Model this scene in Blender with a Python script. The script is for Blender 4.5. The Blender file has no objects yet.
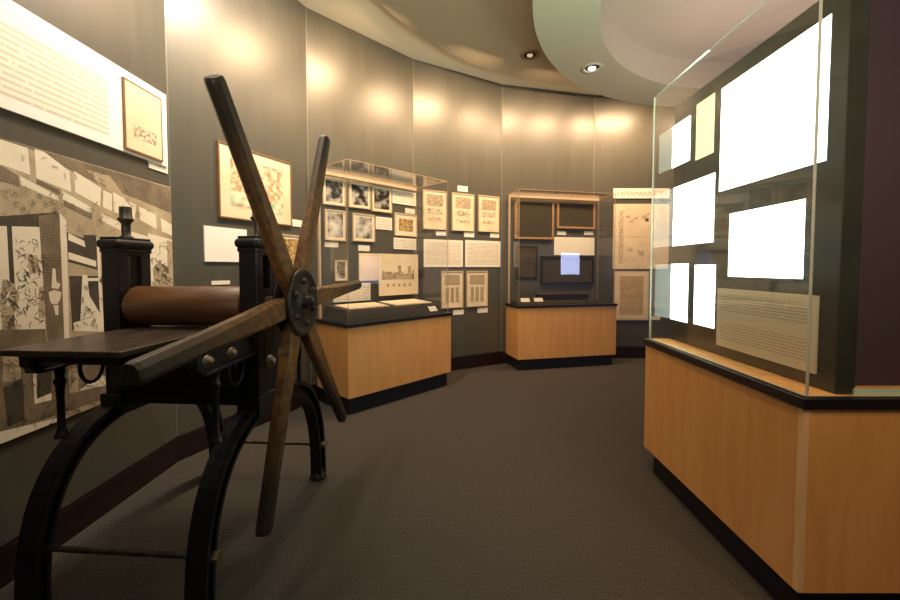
import bpy, math, random
from mathutils import Vector
random.seed(7)
SC = bpy.context.scene
COL = SC.collection
R = math.radians

# ------------------------------------------------------------------ camera
EYE = 1.4; FPX = 400.0; PITCH = R(2.3); CY = 284.0
cam_d = bpy.data.cameras.new('camera'); cam_d.lens = 16.0; cam_d.sensor_width = 36.0
cam_d.shift_y = -16/900; cam_d.clip_start = .02
cam = bpy.data.objects.new('camera', cam_d); COL.objects.link(cam)
cam.location = (0, 0, EYE); cam.rotation_euler = (math.pi/2-PITCH, 0, 0)
SC.camera = cam

# ------------------------------------------------------------------ world, exposure
SC.view_settings.view_transform = 'Standard'; SC.view_settings.look = 'None'
SC.view_settings.exposure = 0.0; SC.view_settings.gamma = 1.0
SC.view_settings.use_curve_mapping = False
w = bpy.data.worlds.new('world'); SC.world = w; w.use_nodes = True
w.node_tree.nodes['Background'].inputs[0].default_value = (1, .85, .9, 1)
w.node_tree.nodes['Background'].inputs[1].default_value = .02

WARM = (1, .66, .37); NEUT = (1, .80, .60); COOL = (.80, .95, 1.0)
def spot(loc, target, power, color=WARM, size=70, blend=.8, rad=.04):
    d = bpy.data.lights.new('spot_lamp', 'SPOT'); d.energy = power; d.color = color
    d.spot_size = R(size); d.spot_blend = blend; d.shadow_soft_size = rad
    o = bpy.data.objects.new('spot_lamp', d); COL.objects.link(o); o.location = loc
    o.rotation_euler = (Vector(target)-Vector(loc)).to_track_quat('-Z', 'Y').to_euler()
    return o
def area(loc, target, power, color, sx, sy):
    d = bpy.data.lights.new('area_lamp', 'AREA'); d.energy = power; d.color = color
    d.shape = 'RECTANGLE'; d.size = sx; d.size_y = sy
    o = bpy.data.objects.new('area_lamp', d); COL.objects.link(o); o.location = loc
    o.rotation_euler = (Vector(target)-Vector(loc)).to_track_quat('-Z', 'Y').to_euler()
    return o

# corner points of the faceted curved wall, left to right
S = [(-1.95, -2.6), (-1.98, 2.85), (-1.45, 4.13), (-.466, 5.13), (.745, 5.82), (2.2, 6.18), (3.55, 6.17),
     (4.8, 5.7), (5.7, 4.7), (6.1, 3.4), (6.1, -2.6)]
CEIL = 4.02

# linear wall washers: each hangs about 0.9 m in front of the panel it lights, parallel to it
def washer(p, u, n, dist, z, power, color, length, tz=2.5, spread=150):
    q = p + n*dist
    o = area((q.x, q.y, z), (p.x, p.y, tz), power, color, length, .06)
    o.rotation_euler = (Vector((p.x-q.x, p.y-q.y, tz-z))).to_track_quat('-Z', 'Y').to_euler()
    o.data.spread = R(spread)
    return o
for i, fr, pw, col, ln in [(1, .35, 52, NEUT, .8), (2, .32, 42, WARM, .6), (3, .40, 42, WARM, .6),
                  (4, .25, 26, WARM, .5), (4, .72, 24, WARM, .5), (5, .38, 36, WARM, .6), (6, .5, 20, WARM, .6)]:
    a = Vector(S[i]); b = Vector(S[i+1]); p = a.lerp(b, fr); u = (b-a).normalized(); n = Vector((u.y, -u.x))
    washer(p, u, n, .92 if i < 5 else .68, 3.86, pw, col, ln)
for y, pw in ((2.5, 15), (1.5, 11), (.4, 5)):
    washer(Vector((-1.97, y)), Vector((0, 1)), Vector((1, 0)), .65, 3.65, pw, NEUT, .7)
# unseen uplight added behind the camera to brighten the ceiling
up = area((-.2, -1.6, 2.2), (.5, 2.4, 4.0), 60, (1, .82, .62), 1.2, .8); up.data.spread = R(95)
# added lamps: green above the backlit panel for the ring, warm for its recess
gt = area((1.42, 2.1, 2.62), (.75, 3.3, 3.5), 12, (.62, 1.0, .66), .1, 1.0); gt.data.spread = R(140)
cv = area((3.2, 3.2, 1.9), (2.6, 3.6, 3.8), 19, (1, .80, .66), 1.0, 1.0); cv.data.spread = R(110)
# downlights of the rest of the gallery, then two added fill lamps
spot((.9, 3.9, 3.48), (1.0, 3.9, 0), 25, WARM, 100, 1, .05)
spot((0.3, -1.2, 3.9), (0.6, .8, 0), 30, NEUT, 110, 1, .1)
spot((.5, 1.7, 3.88), (1.35, 2.0, .6), 150, WARM, 70, 1, .1)
spot((1.0, .2, 3.88), (1.5, 1.4, .5), 110, WARM, 60, 1, .1)
spot((2.0, -.6, 3.9), (1.75, 1.6, .6), 190, WARM, 48, 1, .1)  # extra unseen lamp added to brighten the front of the right showcase
area((.4, -2.3, 2.6), (0.2, 3, 2.6), 4, (1, .93, .85), 2.4, 1.6)  # broad unseen fill added behind the camera

# ------------------------------------------------------------------ helpers
def ray(px, py):
    v = CY-py
    return Vector((px-450, FPX*math.cos(PITCH)+v*math.sin(PITCH), -FPX*math.sin(PITCH)+v*math.cos(PITCH)))
def at_z(px, py, z):
    r = ray(px, py); t = (z-EYE)/r.z
    return (r.x*t, r.y*t)
def tag(o, label=None, cat=None, group=None, kind=None):
    if label: o['label'] = label
    if cat: o['category'] = cat
    if group: o['group'] = group
    if kind: o['kind'] = kind
    return o
def empty(name, loc, rz, label, cat, group=None):
    o = bpy.data.objects.new(name, None); COL.objects.link(o); o.location = loc; o.rotation_euler = (0, 0, rz)
    o.empty_display_size = .1
    return tag(o, label, cat, group)

class MB:
    def __init__(s): s.v = []; s.f = []; s.m = []; s.sm = []
    def add(s, vs, fs, m=0, smooth=False):
        k = len(s.v); s.v += [tuple(v) for v in vs]
        for f in fs: s.f.append([i+k for i in f]); s.m.append(m); s.sm.append(smooth)
        return s
    def box(s, x0, x1, y0, y1, z0, z1, m=0, bt=None):
        k = len(s.f)
        s.add([(x0,y0,z0),(x1,y0,z0),(x1,y1,z0),(x0,y1,z0),(x0,y0,z1),(x1,y0,z1),(x1,y1,z1),(x0,y1,z1)],
              [(0,3,2,1),(4,5,6,7),(0,1,5,4),(1,2,6,5),(2,3,7,6),(3,0,4,7)], m)
        return s
    def prism(s, pts, z0, z1, m=0):          # outline in xy (counter-clockwise), extruded in z
        n = len(pts)
        s.add([(x,y,z0) for x,y in pts]+[(x,y,z1) for x,y in pts],
              [tuple(range(n))[::-1], tuple(range(n, 2*n))]+[(i,(i+1)%n,(i+1)%n+n,i+n) for i in range(n)], m)
        return s
    def xprism(s, pts, x0, x1, m=0):         # outline in yz, extruded in x
        n = len(pts)
        s.add([(x0,y,z) for y,z in pts]+[(x1,y,z) for y,z in pts],
              [tuple(range(n))[::-1], tuple(range(n, 2*n))]+[(i,(i+1)%n,(i+1)%n+n,i+n) for i in range(n)], m)
        return s
    def tube(s, p0, p1, r0, r1=None, n=20, m=0, smooth=True):
        r1 = r0 if r1 is None else r1
        p0 = Vector(p0); p1 = Vector(p1); d = (p1-p0).normalized()
        a = d.orthogonal().normalized(); b = d.cross(a)
        vs = [p0+a*math.cos(2*math.pi*i/n)*r0+b*math.sin(2*math.pi*i/n)*r0 for i in range(n)]
        vs += [p1+a*math.cos(2*math.pi*i/n)*r1+b*math.sin(2*math.pi*i/n)*r1 for i in range(n)]
        s.add(vs, [(i,(i+1)%n,(i+1)%n+n,i+n) for i in range(n)], m, smooth)
        s.add(vs, [tuple(range(n))[::-1], tuple(range(n, 2*n))], m)
        return s
    def lathe(s, base, prof, axis=(0,0,1), n=24, m=0):    # prof: (radius, height along axis)
        base = Vector(base); d = Vector(axis).normalized(); a = d.orthogonal().normalized(); b = d.cross(a)
        vs = []
        for r, h in prof:
            for i in range(n):
                t = 2*math.pi*i/n; vs.append(base+d*h+a*math.cos(t)*r+b*math.sin(t)*r)
        fs = []
        for j in range(len(prof)-1):
            for i in range(n): fs.append((j*n+i, j*n+(i+1)%n, (j+1)*n+(i+1)%n, (j+1)*n+i))
        s.add(vs, fs, m, True)
        L = (len(prof)-1)*n
        s.add(vs, [tuple(range(n))[::-1], tuple(range(L, L+n))], m)
        return s
    def build(s, name, mats, parent=None, loc=None, rz=None, bevel=0, seg=2):
        me = bpy.data.meshes.new(name); me.from_pydata(s.v, [], s.f)
        if not isinstance(mats, (list, tuple)): mats = [mats]
        for mt in mats: me.materials.append(mt)
        for i, p in enumerate(me.polygons): p.material_index = s.m[i]; p.use_smooth = s.sm[i]
        me.update()
        o = bpy.data.objects.new(name, me); COL.objects.link(o)
        if parent is not None: o.parent = parent
        if loc is not None: o.location = loc
        if rz is not None: o.rotation_euler = (0, 0, rz)
        if bevel:
            b = o.modifiers.new('bevel', 'BEVEL'); b.width = bevel; b.segments = seg; b.limit_method = 'ANGLE'; b.angle_limit = R(40)
            b.harden_normals = False
        return o

# ------------------------------------------------------------------ materials
def mat(name, color, rough=.6, metallic=0, spec=.5, emit=None, es=0):
    m = bpy.data.materials.new(name); m.use_nodes = True
    b = m.node_tree.nodes['Principled BSDF']
    b.inputs['Base Color'].default_value = (*color, 1); b.inputs['Roughness'].default_value = rough
    b.inputs['Metallic'].default_value = metallic; b.inputs['Specular IOR Level'].default_value = spec
    if emit: b.inputs['Emission Color'].default_value = (*emit, 1); b.inputs['Emission Strength'].default_value = es
    return m
class NT:
    def __init__(s, m): s.t = m.node_tree; s.b = s.t.nodes['Principled BSDF']
    def n(s, typ, **kw):
        x = s.t.nodes.new(typ)
        for k, v in kw.items():
            if k.startswith('i_'): x.inputs[k[2:].replace('_', ' ')].default_value = v
            else: setattr(x, k, v)
        return x
    def l(s, a, b): s.t.links.new(a, b)
    def coord(s, scale=(1,1,1), rnd=False, out='Object'):
        tc = s.n('ShaderNodeTexCoord'); mp = s.n('ShaderNodeMapping'); mp.inputs['Scale'].default_value = scale
        s.l(tc.outputs[out], mp.inputs['Vector'])
        if rnd:
            oi = s.n('ShaderNodeObjectInfo'); mu = s.n('ShaderNodeMath', operation='MULTIPLY'); mu.inputs[1].default_value = 37
            s.l(oi.outputs['Random'], mu.inputs[0]); s.l(mu.outputs[0], mp.inputs['Location'])
        return mp.outputs[0]
    def ramp(s, fac, stops, mode='LINEAR'):
        r = s.n('ShaderNodeValToRGB'); cr = r.color_ramp; cr.interpolation = mode
        while len(cr.elements) < len(stops): cr.elements.new(.5)
        for e, (p, c) in zip(cr.elements, stops): e.position = p; e.color = (*c, 1)
        s.l(fac, r.inputs[0]); return r.outputs[0]
    def bump(s, h, strength, dist=.002):
        b = s.n('ShaderNodeBump'); b.inputs['Strength'].default_value = strength; b.inputs['Distance'].default_value = dist
        s.l(h, b.inputs['Height']); s.l(b.outputs[0], s.b.inputs['Normal'])

def wood(name, c1, c2, scale=(8,8,1.2), rough=.4, detail=8, nscale=6):
    m = mat(name, c1, rough); t = NT(m)
    v = t.coord(scale, True)
    n = t.n('ShaderNodeTexNoise'); n.inputs['Scale'].default_value = nscale; n.inputs['Detail'].default_value = detail
    n.inputs['Distortion'].default_value = .6; t.l(v, n.inputs['Vector'])
    c = t.ramp(n.outputs['Fac'], [(.3, c1), (.7, c2)]); t.l(c, t.b.inputs['Base Color'])
    t.bump(n.outputs['Fac'], .12)
    return m
def noisy(name, c1, c2, scale, rough=.6, bump=0, rnd=False, lo=.35, hi=.65, metallic=0, spec=.5, detail=5, mp=(1,1,1)):
    m = mat(name, c1, rough, metallic, spec); t = NT(m)
    n = t.n('ShaderNodeTexNoise'); n.inputs['Scale'].default_value = scale; n.inputs['Detail'].default_value = detail
    t.l(t.coord(mp, rnd), n.inputs['Vector'])
    t.l(t.ramp(n.outputs['Fac'], [(lo, c1), (hi, c2)]), t.b.inputs['Base Color'])
    if bump: t.bump(n.outputs['Fac'], bump)
    return m
def text_mat(name, paper, ink, pitch, fill=.45, wscale=60, thr=.42, rough=.55):
    m = mat(name, paper, rough); t = NT(m)
    tc = t.n('ShaderNodeTexCoord'); sp = t.n('ShaderNodeSeparateXYZ'); t.l(tc.outputs['Object'], sp.inputs[0])
    d = t.n('ShaderNodeMath', operation='DIVIDE'); t.l(sp.outputs['Z'], d.inputs[0]); d.inputs[1].default_value = pitch
    fr = t.n('ShaderNodeMath', operation='FRACT'); t.l(d.outputs[0], fr.inputs[0])
    fl = t.n('ShaderNodeMath', operation='FLOOR'); t.l(d.outputs[0], fl.inputs[0])
    lt = t.n('ShaderNodeMath', operation='LESS_THAN'); t.l(fr.outputs[0], lt.inputs[0]); lt.inputs[1].default_value = fill
    cb = t.n('ShaderNodeCombineXYZ'); t.l(sp.outputs['X'], cb.inputs[0])
    m7 = t.n('ShaderNodeMath', operation='MULTIPLY'); t.l(fl.outputs[0], m7.inputs[0]); m7.inputs[1].default_value = 7.31
    t.l(m7.outputs[0], cb.inputs[1])
    n = t.n('ShaderNodeTexNoise'); n.inputs['Scale'].default_value = wscale; n.inputs['Detail'].default_value = 1
    t.l(cb.outputs[0], n.inputs['Vector'])
    gt = t.n('ShaderNodeMath', operation='GREATER_THAN'); t.l(n.outputs['Fac'], gt.inputs[0]); gt.inputs[1].default_value = thr
    mu = t.n('ShaderNodeMath', operation='MULTIPLY'); t.l(lt.outputs[0], mu.inputs[0]); t.l(gt.outputs[0], mu.inputs[1])
    t.l(t.ramp(mu.outputs[0], [(0, paper), (1, ink)]), t.b.inputs['Base Color'])
    return m
def hatch(name, light, dark, scale, balance, rough=.6):
    m = mat(name, light, rough); t = NT(m)
    outs = []
    for dr, sc in (('X', scale), ('Z', scale*.83)):
        wv = t.n('ShaderNodeTexWave', bands_direction=dr); wv.inputs['Scale'].default_value = sc
        wv.inputs['Distortion'].default_value = 2.5; wv.inputs['Detail'].default_value = 2; wv.inputs['Detail Scale'].default_value = .3
        t.l(t.coord(), wv.inputs['Vector']); outs.append(wv.outputs['Fac'])
    mx = t.n('ShaderNodeMath', operation='MULTIPLY'); t.l(outs[0], mx.inputs[0]); t.l(outs[1], mx.inputs[1])
    n = t.n('ShaderNodeTexNoise'); n.inputs['Scale'].default_value = 7; n.inputs['Detail'].default_value = 6
    t.l(t.coord(), n.inputs['Vector'])
    ad = t.n('ShaderNodeMath', operation='ADD'); t.l(mx.outputs[0], ad.inputs[0])
    m2 = t.n('ShaderNodeMath', operation='MULTIPLY'); t.l(n.outputs['Fac'], m2.inputs[0]); m2.inputs[1].default_value = .9
    t.l(m2.outputs[0], ad.inputs[1])
    t.l(t.ramp(ad.outputs[0], [(balance-.28, dark), (balance+.28, light)]), t.b.inputs['Base Color'])
    return m
def glass_mat(name, tint=(1,1,1), ior=1.5):
    m = bpy.data.materials.new(name); m.use_nodes = True; t = m.node_tree; t.nodes.clear()
    o = t.nodes.new('ShaderNodeOutputMaterial'); mx = t.nodes.new('ShaderNodeMixShader')
    tr = t.nodes.new('ShaderNodeBsdfTransparent'); tr.inputs[0].default_value = (*tint, 1)
    gl = t.nodes.new('ShaderNodeBsdfGlossy'); gl.inputs['Roughness'].default_value = .01
    ge = t.nodes.new('ShaderNodeNewGeometry'); dt = t.nodes.new('ShaderNodeVectorMath'); dt.operation = 'DOT_PRODUCT'
    t.links.new(ge.outputs['Incoming'], dt.inputs[0]); t.links.new(ge.outputs['Normal'], dt.inputs[1])
    def mth(op, a, b=0, c=None):
        x = t.nodes.new('ShaderNodeMath'); x.operation = op
        for k, v in enumerate((a, b, c)):
            if v is None: continue
            if isinstance(v, (int, float)): x.inputs[k].default_value = v
            else: t.links.new(v, x.inputs[k])
        return x.outputs[0]
    ab = mth('ABSOLUTE', dt.outputs['Value']); om = mth('SUBTRACT', 1.0, ab); pw = mth('POWER', om, 5.0)
    fz = mth('MULTIPLY_ADD', pw, .96, .04)      # Schlick, the same from either side of the sheet
    t.links.new(fz, mx.inputs[0]); t.links.new(tr.outputs[0], mx.inputs[1]); t.links.new(gl.outputs[0], mx.inputs[2])
    t.links.new(mx.outputs[0], o.inputs[0]); return m

def wall_material():
    m = mat('satin_olive_grey_paint', (.1,.1,.08), .36, 0, .6); t = NT(m)
    n = t.n('ShaderNodeTexNoise'); n.inputs['Scale'].default_value = 3; n.inputs['Detail'].default_value = 8
    t.l(t.coord((6,6,.3)), n.inputs['Vector'])
    t.l(t.ramp(n.outputs['Fac'], [(.3, (.070,.067,.054)), (.7, (.081,.077,.062))]), t.b.inputs['Base Color'])
    t.l(t.ramp(n.outputs['Fac'], [(.3, (.33,)*3), (.7, (.39,)*3)]), t.b.inputs['Roughness'])
    n2 = t.n('ShaderNodeTexNoise'); n2.inputs['Scale'].default_value = 160; n2.inputs['Detail'].default_value = 2
    t.l(t.coord(), n2.inputs['Vector']); t.bump(n2.outputs['Fac'], .15, .001)
    return m
def carpet_material():
    m = mat('ribbed_charcoal_carpet', (.1,.09,.08), .95, 0, .15); t = NT(m)
    wv = t.n('ShaderNodeTexWave', bands_direction='Y'); wv.inputs['Scale'].default_value = 28; wv.inputs['Distortion'].default_value = .6
    wv.inputs['Detail'].default_value = 2; wv.inputs['Detail Scale'].default_value = 8
    t.l(t.coord(), wv.inputs['Vector'])
    n = t.n('ShaderNodeTexNoise'); n.inputs['Scale'].default_value = 90; n.inputs['Detail'].default_value = 3
    t.l(t.coord(), n.inputs['Vector'])
    n3 = t.n('ShaderNodeTexNoise'); n3.inputs['Scale'].default_value = 1.3; n3.inputs['Detail'].default_value = 4
    t.l(t.coord(), n3.inputs['Vector'])
    mx = t.n('ShaderNodeMath', operation='MULTIPLY'); t.l(wv.outputs['Fac'], mx.inputs[0]); mx.inputs[1].default_value = .5
    ad = t.n('ShaderNodeMath', operation='ADD'); t.l(mx.outputs[0], ad.inputs[0]); t.l(n.outputs['Fac'], ad.inputs[1])
    c1 = t.ramp(ad.outputs[0], [(.35, (.022,.020,.018)), (1.0, (.070,.064,.058))])
    t.l(c1, t.b.inputs['Base Color']); t.bump(ad.outputs[0], .5, .004)
    return m

M = dict(
 wall=wall_material(), carpet=carpet_material(),
 seam=mat('olive_grey_edge', (.13,.125,.10), .4),
 dwall=mat('matt_aubergine_paint', (.060,.042,.052), .8, 0, .3),
 base=wood('dark_red_skirting_wood', (.010,.003,.004), (.018,.005,.006), (1,1,8), .4),
 cream=mat('cream_ceiling_paint', (.80,.74,.60), .8),
 olive=mat('olive_tan_ceiling_paint', (.34,.30,.22), .75),
 sage=mat('pale_sage_ceiling_paint', (.42,.41,.32), .7),
 blush=mat('pale_blush_ceiling_paint', (.46,.40,.345), .8),
 maple=wood('maple_veneer', (.61,.30,.10), (.69,.37,.135), (3,3,.35), .38, 6, 5),
 maple_edge=wood('pale_maple_edging', (.70,.46,.25), (.75,.50,.28), (3,3,.35), .4, 6, 5),
 black=mat('black_laminate', (.010,.009,.013), .35),
 plinth=mat('blue_black_toe_board', (.008,.008,.016), .5),
 glass=glass_mat('clear_case_glass'),
 gedge=mat('polished_glass_edge', (.40,.42,.36), .25, 0, .5),
 tanedge=mat('tan_acrylic_edge', (.50,.34,.22), .3, 0, .5),
 iron=noisy('blackened_cast_iron', (.004,.004,.007), (.011,.010,.013), 30, .45, .15, spec=.4),
 iron2=noisy('worn_grey_iron', (.03,.03,.03), (.10,.085,.06), 25, .35, .2, metallic=.6),
 steel=noisy('worn_bolt_steel', (.16,.13,.09), (.35,.30,.22), 40, .35, .1, metallic=.7),
 walnut=wood('aged_walnut', (.016,.009,.004), (.115,.055,.018), (14,14,14), .42, 8, 2.2),
 bed=wood('dark_oiled_plank', (.022,.016,.012), (.060,.043,.030), (6,1,6), .33, 8, 4),
 roll=wood('brown_polished_roller_wood', (.060,.024,.008), (.18,.082,.028), (1.2,8,8), .40, 8, 3),
 card=mat('white_card', (.80,.76,.67), .6),
 white=mat('white_board', (.86,.84,.80), .55),
 mat_=mat('cream_picture_mat', (.74,.64,.47), .65),
 oak=wood('pale_wood_frame', (.50,.38,.25), (.60,.47,.32), (6,6,2), .45),
 brownframe=wood('brown_wood_frame', (.16,.085,.035), (.24,.13,.055), (8,8,3), .45),
 darkframe=mat('black_frame', (.022,.018,.018), .45),
 photo=noisy('dark_photograph_print', (.012,.011,.010), (.50,.46,.40), 11, .4, 0, True, .45, .66),
 photo2=noisy('light_photograph_print', (.06,.055,.05), (.58,.54,.48), 10, .4, 0, True, .35, .62),
 sepia=noisy('sepia_engraving_print', (.20,.12,.04), (.62,.42,.17), 40, .6, 0, True, .4, .65),
 engr=noisy('grey_brown_engraving_print', (.24,.18,.12), (.56,.45,.31), 70, .6, 0, True, .38, .66),
 engr2=noisy('faint_engraving_print', (.30,.22,.14), (.72,.61,.44), 45, .6, 0, True, .42, .58),
 paperwarm=noisy('aged_paper', (.66,.54,.36), (.74,.62,.44), 6, .7, 0, True),
 textcard=text_mat('printed_cream_panel', (.78,.72,.60), (.50,.44,.36), .018),
 banner=text_mat('printed_banner', (.85,.80,.70), (.64,.58,.48), .030, .42, 50, .36),
 caption=text_mat('printed_beige_panel', (.58,.53,.38), (.38,.34,.24), .014, .45, 70, .36),
 smalltext=text_mat('tiny_print_card', (.80,.76,.67), (.45,.40,.33), .010),
 broadside=text_mat('printed_broadside', (.62,.47,.29), (.30,.19,.10), .018, .55, 110, .40),
 felt=noisy('dark_grey_display_cloth', (.026,.024,.021), (.040,.036,.031), 200, .9),
 panelm=noisy('dark_green_grey_panel', (.027,.032,.026), (.042,.048,.038), 5, .30, 0, False, .3, .7),
 lit=mat('backlit_white_sheet', (.9,.9,.9), .5, 0, .3, (.78,1.0,.84), 5.5),
 lity=mat('backlit_cream_sheet', (.9,.9,.7), .5, 0, .3, (.95,1.0,.42), .95),
 screenwire=noisy('brass_wire_mesh', (.055,.048,.030), (.085,.072,.046), 60, .4, metallic=.3),
 lamp=mat('glowing_lamp_lens', (1,1,1), .3, 0, .5, (1,.95,.85), 12),
 lampoff=mat('dim_lamp_lens', (1,1,1), .3, 0, .5, (1,.8,.55), .25),
 bluescreen=mat('blue_reflection_screen', (.02,.02,.05), .3, 0, .5, (.45,.55,1.0), 2.2),  # glow of an added screen, for reflections only
 whitescreen=mat('pale_blue_reflection_screen', (.02,.02,.05), .3, 0, .5, (.55,.62,1.0), 13),  # glow of the other added screen, likewise for reflections
 ink=mat('tan_ink', (.45,.33,.20), .6), inkb=mat('brown_black_ink', (.10,.07,.05), .6),
 lightpaper=hatch('engraved_light_paper', (.78,.72,.59), (.60,.53,.41), 60, .3),
 midhatch=hatch('engraved_mid_hatching', (.60,.50,.34), (.20,.155,.10), 55, .62),
 darkhatch=hatch('engraved_dark_hatching', (.34,.27,.18), (.05,.038,.028), 50, .70),
 blackhatch=hatch('engraved_black_hatching', (.10,.08,.055), (.02,.016,.014), 50, .7),
 green=noisy('faded_green_wash', (.30,.45,.28), (.72,.68,.50), 12, .6, 0, False, .35, .6),
 red=noisy('faded_red_wash', (.55,.22,.10), (.76,.62,.42), 26, .6, 0, False, .38, .6),
)

# ------------------------------------------------------------------ structure
MB().prism([(x,y) for x,y in S][::-1], -.1, 0).build('floor', M['carpet'])['kind'] = 'structure'
wn = ['wall_left', 'wall_left_rear', 'wall_rear_left', 'wall_rear_middle', 'wall_rear_right', 'wall_far', 'wall_far_right',
      'wall_right_rear', 'wall_right_corner', 'wall_right']
bn = [x.replace('wall', 'baseboard') for x in wn]
class Frame:      # a vertical plane through two floor points; x along it, -y towards the room, z up
    def __init__(s, A, B):
        s.A = Vector((A[0], A[1], 0)); s.B = Vector((B[0], B[1], 0)); s.u = (s.B-s.A).normalized(); s.L = (s.B-s.A).length
        s.n = Vector((s.u.y, -s.u.x, 0)); s.rz = math.atan2(s.u.y, s.u.x)
    def hit(s, px, py, off=0):
        r = ray(px, py); o = Vector((0, 0, EYE)); A = s.A+s.n*off
        t = (A-o).dot(s.n)/r.dot(s.n); p = o+r*t
        return (p-A).dot(s.u), p.z
    def rect(s, xl, xr, yt, yb, off=0):      # pixel columns of both sides, rows of the left side
        ym = (yt+yb)/2
        s0, zt = s.hit(xl, yt, off); _, zb = s.hit(xl, yb, off); s1, _ = s.hit(xr, 268+(ym-268)*.97, off)
        return s0, s1, zb, zt
    def pt(s, a, off=0, z=0): p = s.A+s.u*a+s.n*off; return (p.x, p.y, z)
W = []
for i in range(len(S)-1):
    f = Frame(S[i], S[i+1]); W.append(f)
    o = MB().box(0, f.L, 0, .08, 0, CEIL).build(wn[i], M['wall'], loc=f.pt(0), rz=f.rz); tag(o, kind='structure')
    o = MB().box(.004, f.L-.004, -.016, 0, 0, .165).box(.004, f.L-.004, -.010, 0, .165, .18).build(bn[i], M['base'], loc=f.pt(0), rz=f.rz); tag(o, kind='structure')
    if 1 <= i <= 6:
        o = MB().box(-.007, .007, -.005, .0, .18, CEIL-.001).build('trim_%d' % i, M['seam'], loc=f.pt(0), rz=f.rz, bevel=.002); tag(o, kind='structure')
f = Frame(S[-1], S[0]); o = MB().box(0, f.L, 0, .08, 0, CEIL).build('wall_behind', M['wall'], loc=f.pt(0), rz=f.rz); tag(o, kind='structure')
# dark partition that carries the right-hand showcase
o = MB().box(1.60, 5.99, 1.62, 1.76, 0, 3.55).build('wall_partition', M['dwall']); tag(o, kind='structure')
# ceiling: cream slab, an olive disc hung just under it, and a lower sage ring with a recess
o = MB().prism([(x,y) for x,y in S][::-1], CEIL, CEIL+.1).build('ceiling', M['cream']); tag(o, kind='structure')
def disc(cx, cy, r, n=128): return [(cx+r*math.cos(2*math.pi*i/n), cy+r*math.sin(2*math.pi*i/n)) for i in range(n)]
def inside(p):
    for i in range(len(S)):
        a = Vector(S[i]); b = Vector(S[(i+1) % len(S)])
        if (b-a).cross(Vector(p)-a) > -.004: return False
    return True
def clip(poly):    # clip to the room outline (clockwise polygon S)
    out = poly
    for i in range(len(S)):
        a = Vector(S[i]); b = Vector(S[(i+1) % len(S)]); new = []
        d = [-(b-a).normalized().cross(Vector(p)-a)-.003 for p in out]
        for k in range(len(out)):
            p, q = Vector(out[k]), Vector(out[(k+1) % len(out)]); dp, dq = d[k], d[(k+1) % len(out)]
            if dp >= 0: new.append(tuple(p))
            if dp*dq < 0: new.append(tuple(p.lerp(q, dp/(dp-dq))))
        out = new
    return out
D1 = (2.36, 2.35, 3.42)
o = MB().prism(clip(disc(*D1)), 3.93, CEIL).build('ceiling_disc', M['olive']); tag(o, kind='structure')
D2 = (3.15, 2.78, 2.54); HR = 2.05; Z2 = 3.5; n = 160
mb = MB(); ro = disc(D2[0], D2[1], D2[2], n); ri = disc(D2[0]+.03, D2[1]-.04, HR, n)
vs = [(x,y,Z2) for x,y in ro]+[(x,y,Z2) for x,y in ri]+[(x,y,3.93) for x,y in ro]+[(x,y,3.82) for x,y in ri]
for i in range(n):
    j = (i+1) % n
    mb.add([vs[i], vs[j], vs[n+j], vs[n+i]], [(3,2,1,0)], 0)
    mb.add([vs[i], vs[j], vs[2*n+j], vs[2*n+i]], [(0,1,2,3)], 0)
    mb.add([vs[n+i], vs[n+j], vs[3*n+j], vs[3*n+i]], [(3,2,1,0)], 1)
mb.add([(x,y,3.82) for x,y in ri], [tuple(range(n))[::-1]], 1)
o = mb.build('ceiling_ring', [M['sage'], M['blush']]); tag(o, kind='structure')

# ------------------------------------------------------------------ display cases
def pane(root, name, x0, x1, y0, y1, z0, z1):
    """thin glass sheet; the big faces are glass, the four cut edges are bright"""
    d = [x1-x0, y1-y0, z1-z0]; ax = d.index(min(d))
    mb = MB(); mb.box(x0, x1, y0, y1, z0, z1)
    face_axis = [2, 2, 1, 0, 1, 0]
    mb.m = [0 if face_axis[i] == ax else 1 for i in range(6)]
    return mb.build(name, [M['glass'], M['tanedge']], root)
def showcase(p0, p1, depth, zw, zt, zg, label, name='display_case'):
    f = Frame(p0, p1)
    root = empty(name, f.pt(0), f.rz, label, 'display case', 'glazed maple display cases by the curved wall')
    L = f.L
    MB().box(.03, L-.03, .04, depth, 0, zw).build('plinth', M['plinth'], root)
    MB().box(0, L, 0, depth, zw, zt-.035).build('cabinet', M['maple'], root, bevel=.002)
    MB().box(-.012, L+.012, -.012, depth, zt-.035, zt).build('black_trim', M['black'], root, bevel=.003)
    g0, g1, gy = .018, L-.030, .018
    T = .006
    pane(root, 'front_glass', g0, g1, gy, gy+T, zt, zg)
    pane(root, 'side_glass', g0, g0+T, gy+T, depth-.02, zt, zg)
    pane(root, 'side_glass', g1-T, g1, gy+T, depth-.02, zt, zg)
    pane(root, 'top_glass', g0, g1, gy, depth-.02, zg, zg+T)
    mb = MB().box(g0+T, g0+.026, depth-.035, depth-.005, zt, zg-.035).box(g0+T, g1-T, depth-.035, depth-.005, zg-.035, zg-.006)
    mb.build('rear_rim', M['oak'], root)
    return root, f
LA = (-.961, 3.762); LB = (-.038, 4.725)
u = (Vector(LB)-Vector(LA)).normalized(); nn = Vector((u.y, -u.x))
caseL, FL = showcase(tuple(Vector(LA)-u*.03+nn*.04), tuple(Vector(LB)+u*.03+nn*.04), .60, .165, .872, 2.405,
    'maple display case with glass cover and sloped grey deck behind the wooden wheel')
BA = (.936, 5.412); BB = (2.348, 5.746)
u = (Vector(BB)-Vector(BA)).normalized(); nn = Vector((u.y, -u.x))
caseB, FB = showcase(tuple(Vector(BA)-u*.03+nn*.04), tuple(Vector(BB)+u*.03+nn*.04), .44, .155, .89, 2.45,
    'far maple display case holding wooden paper moulds behind glass')

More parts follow.
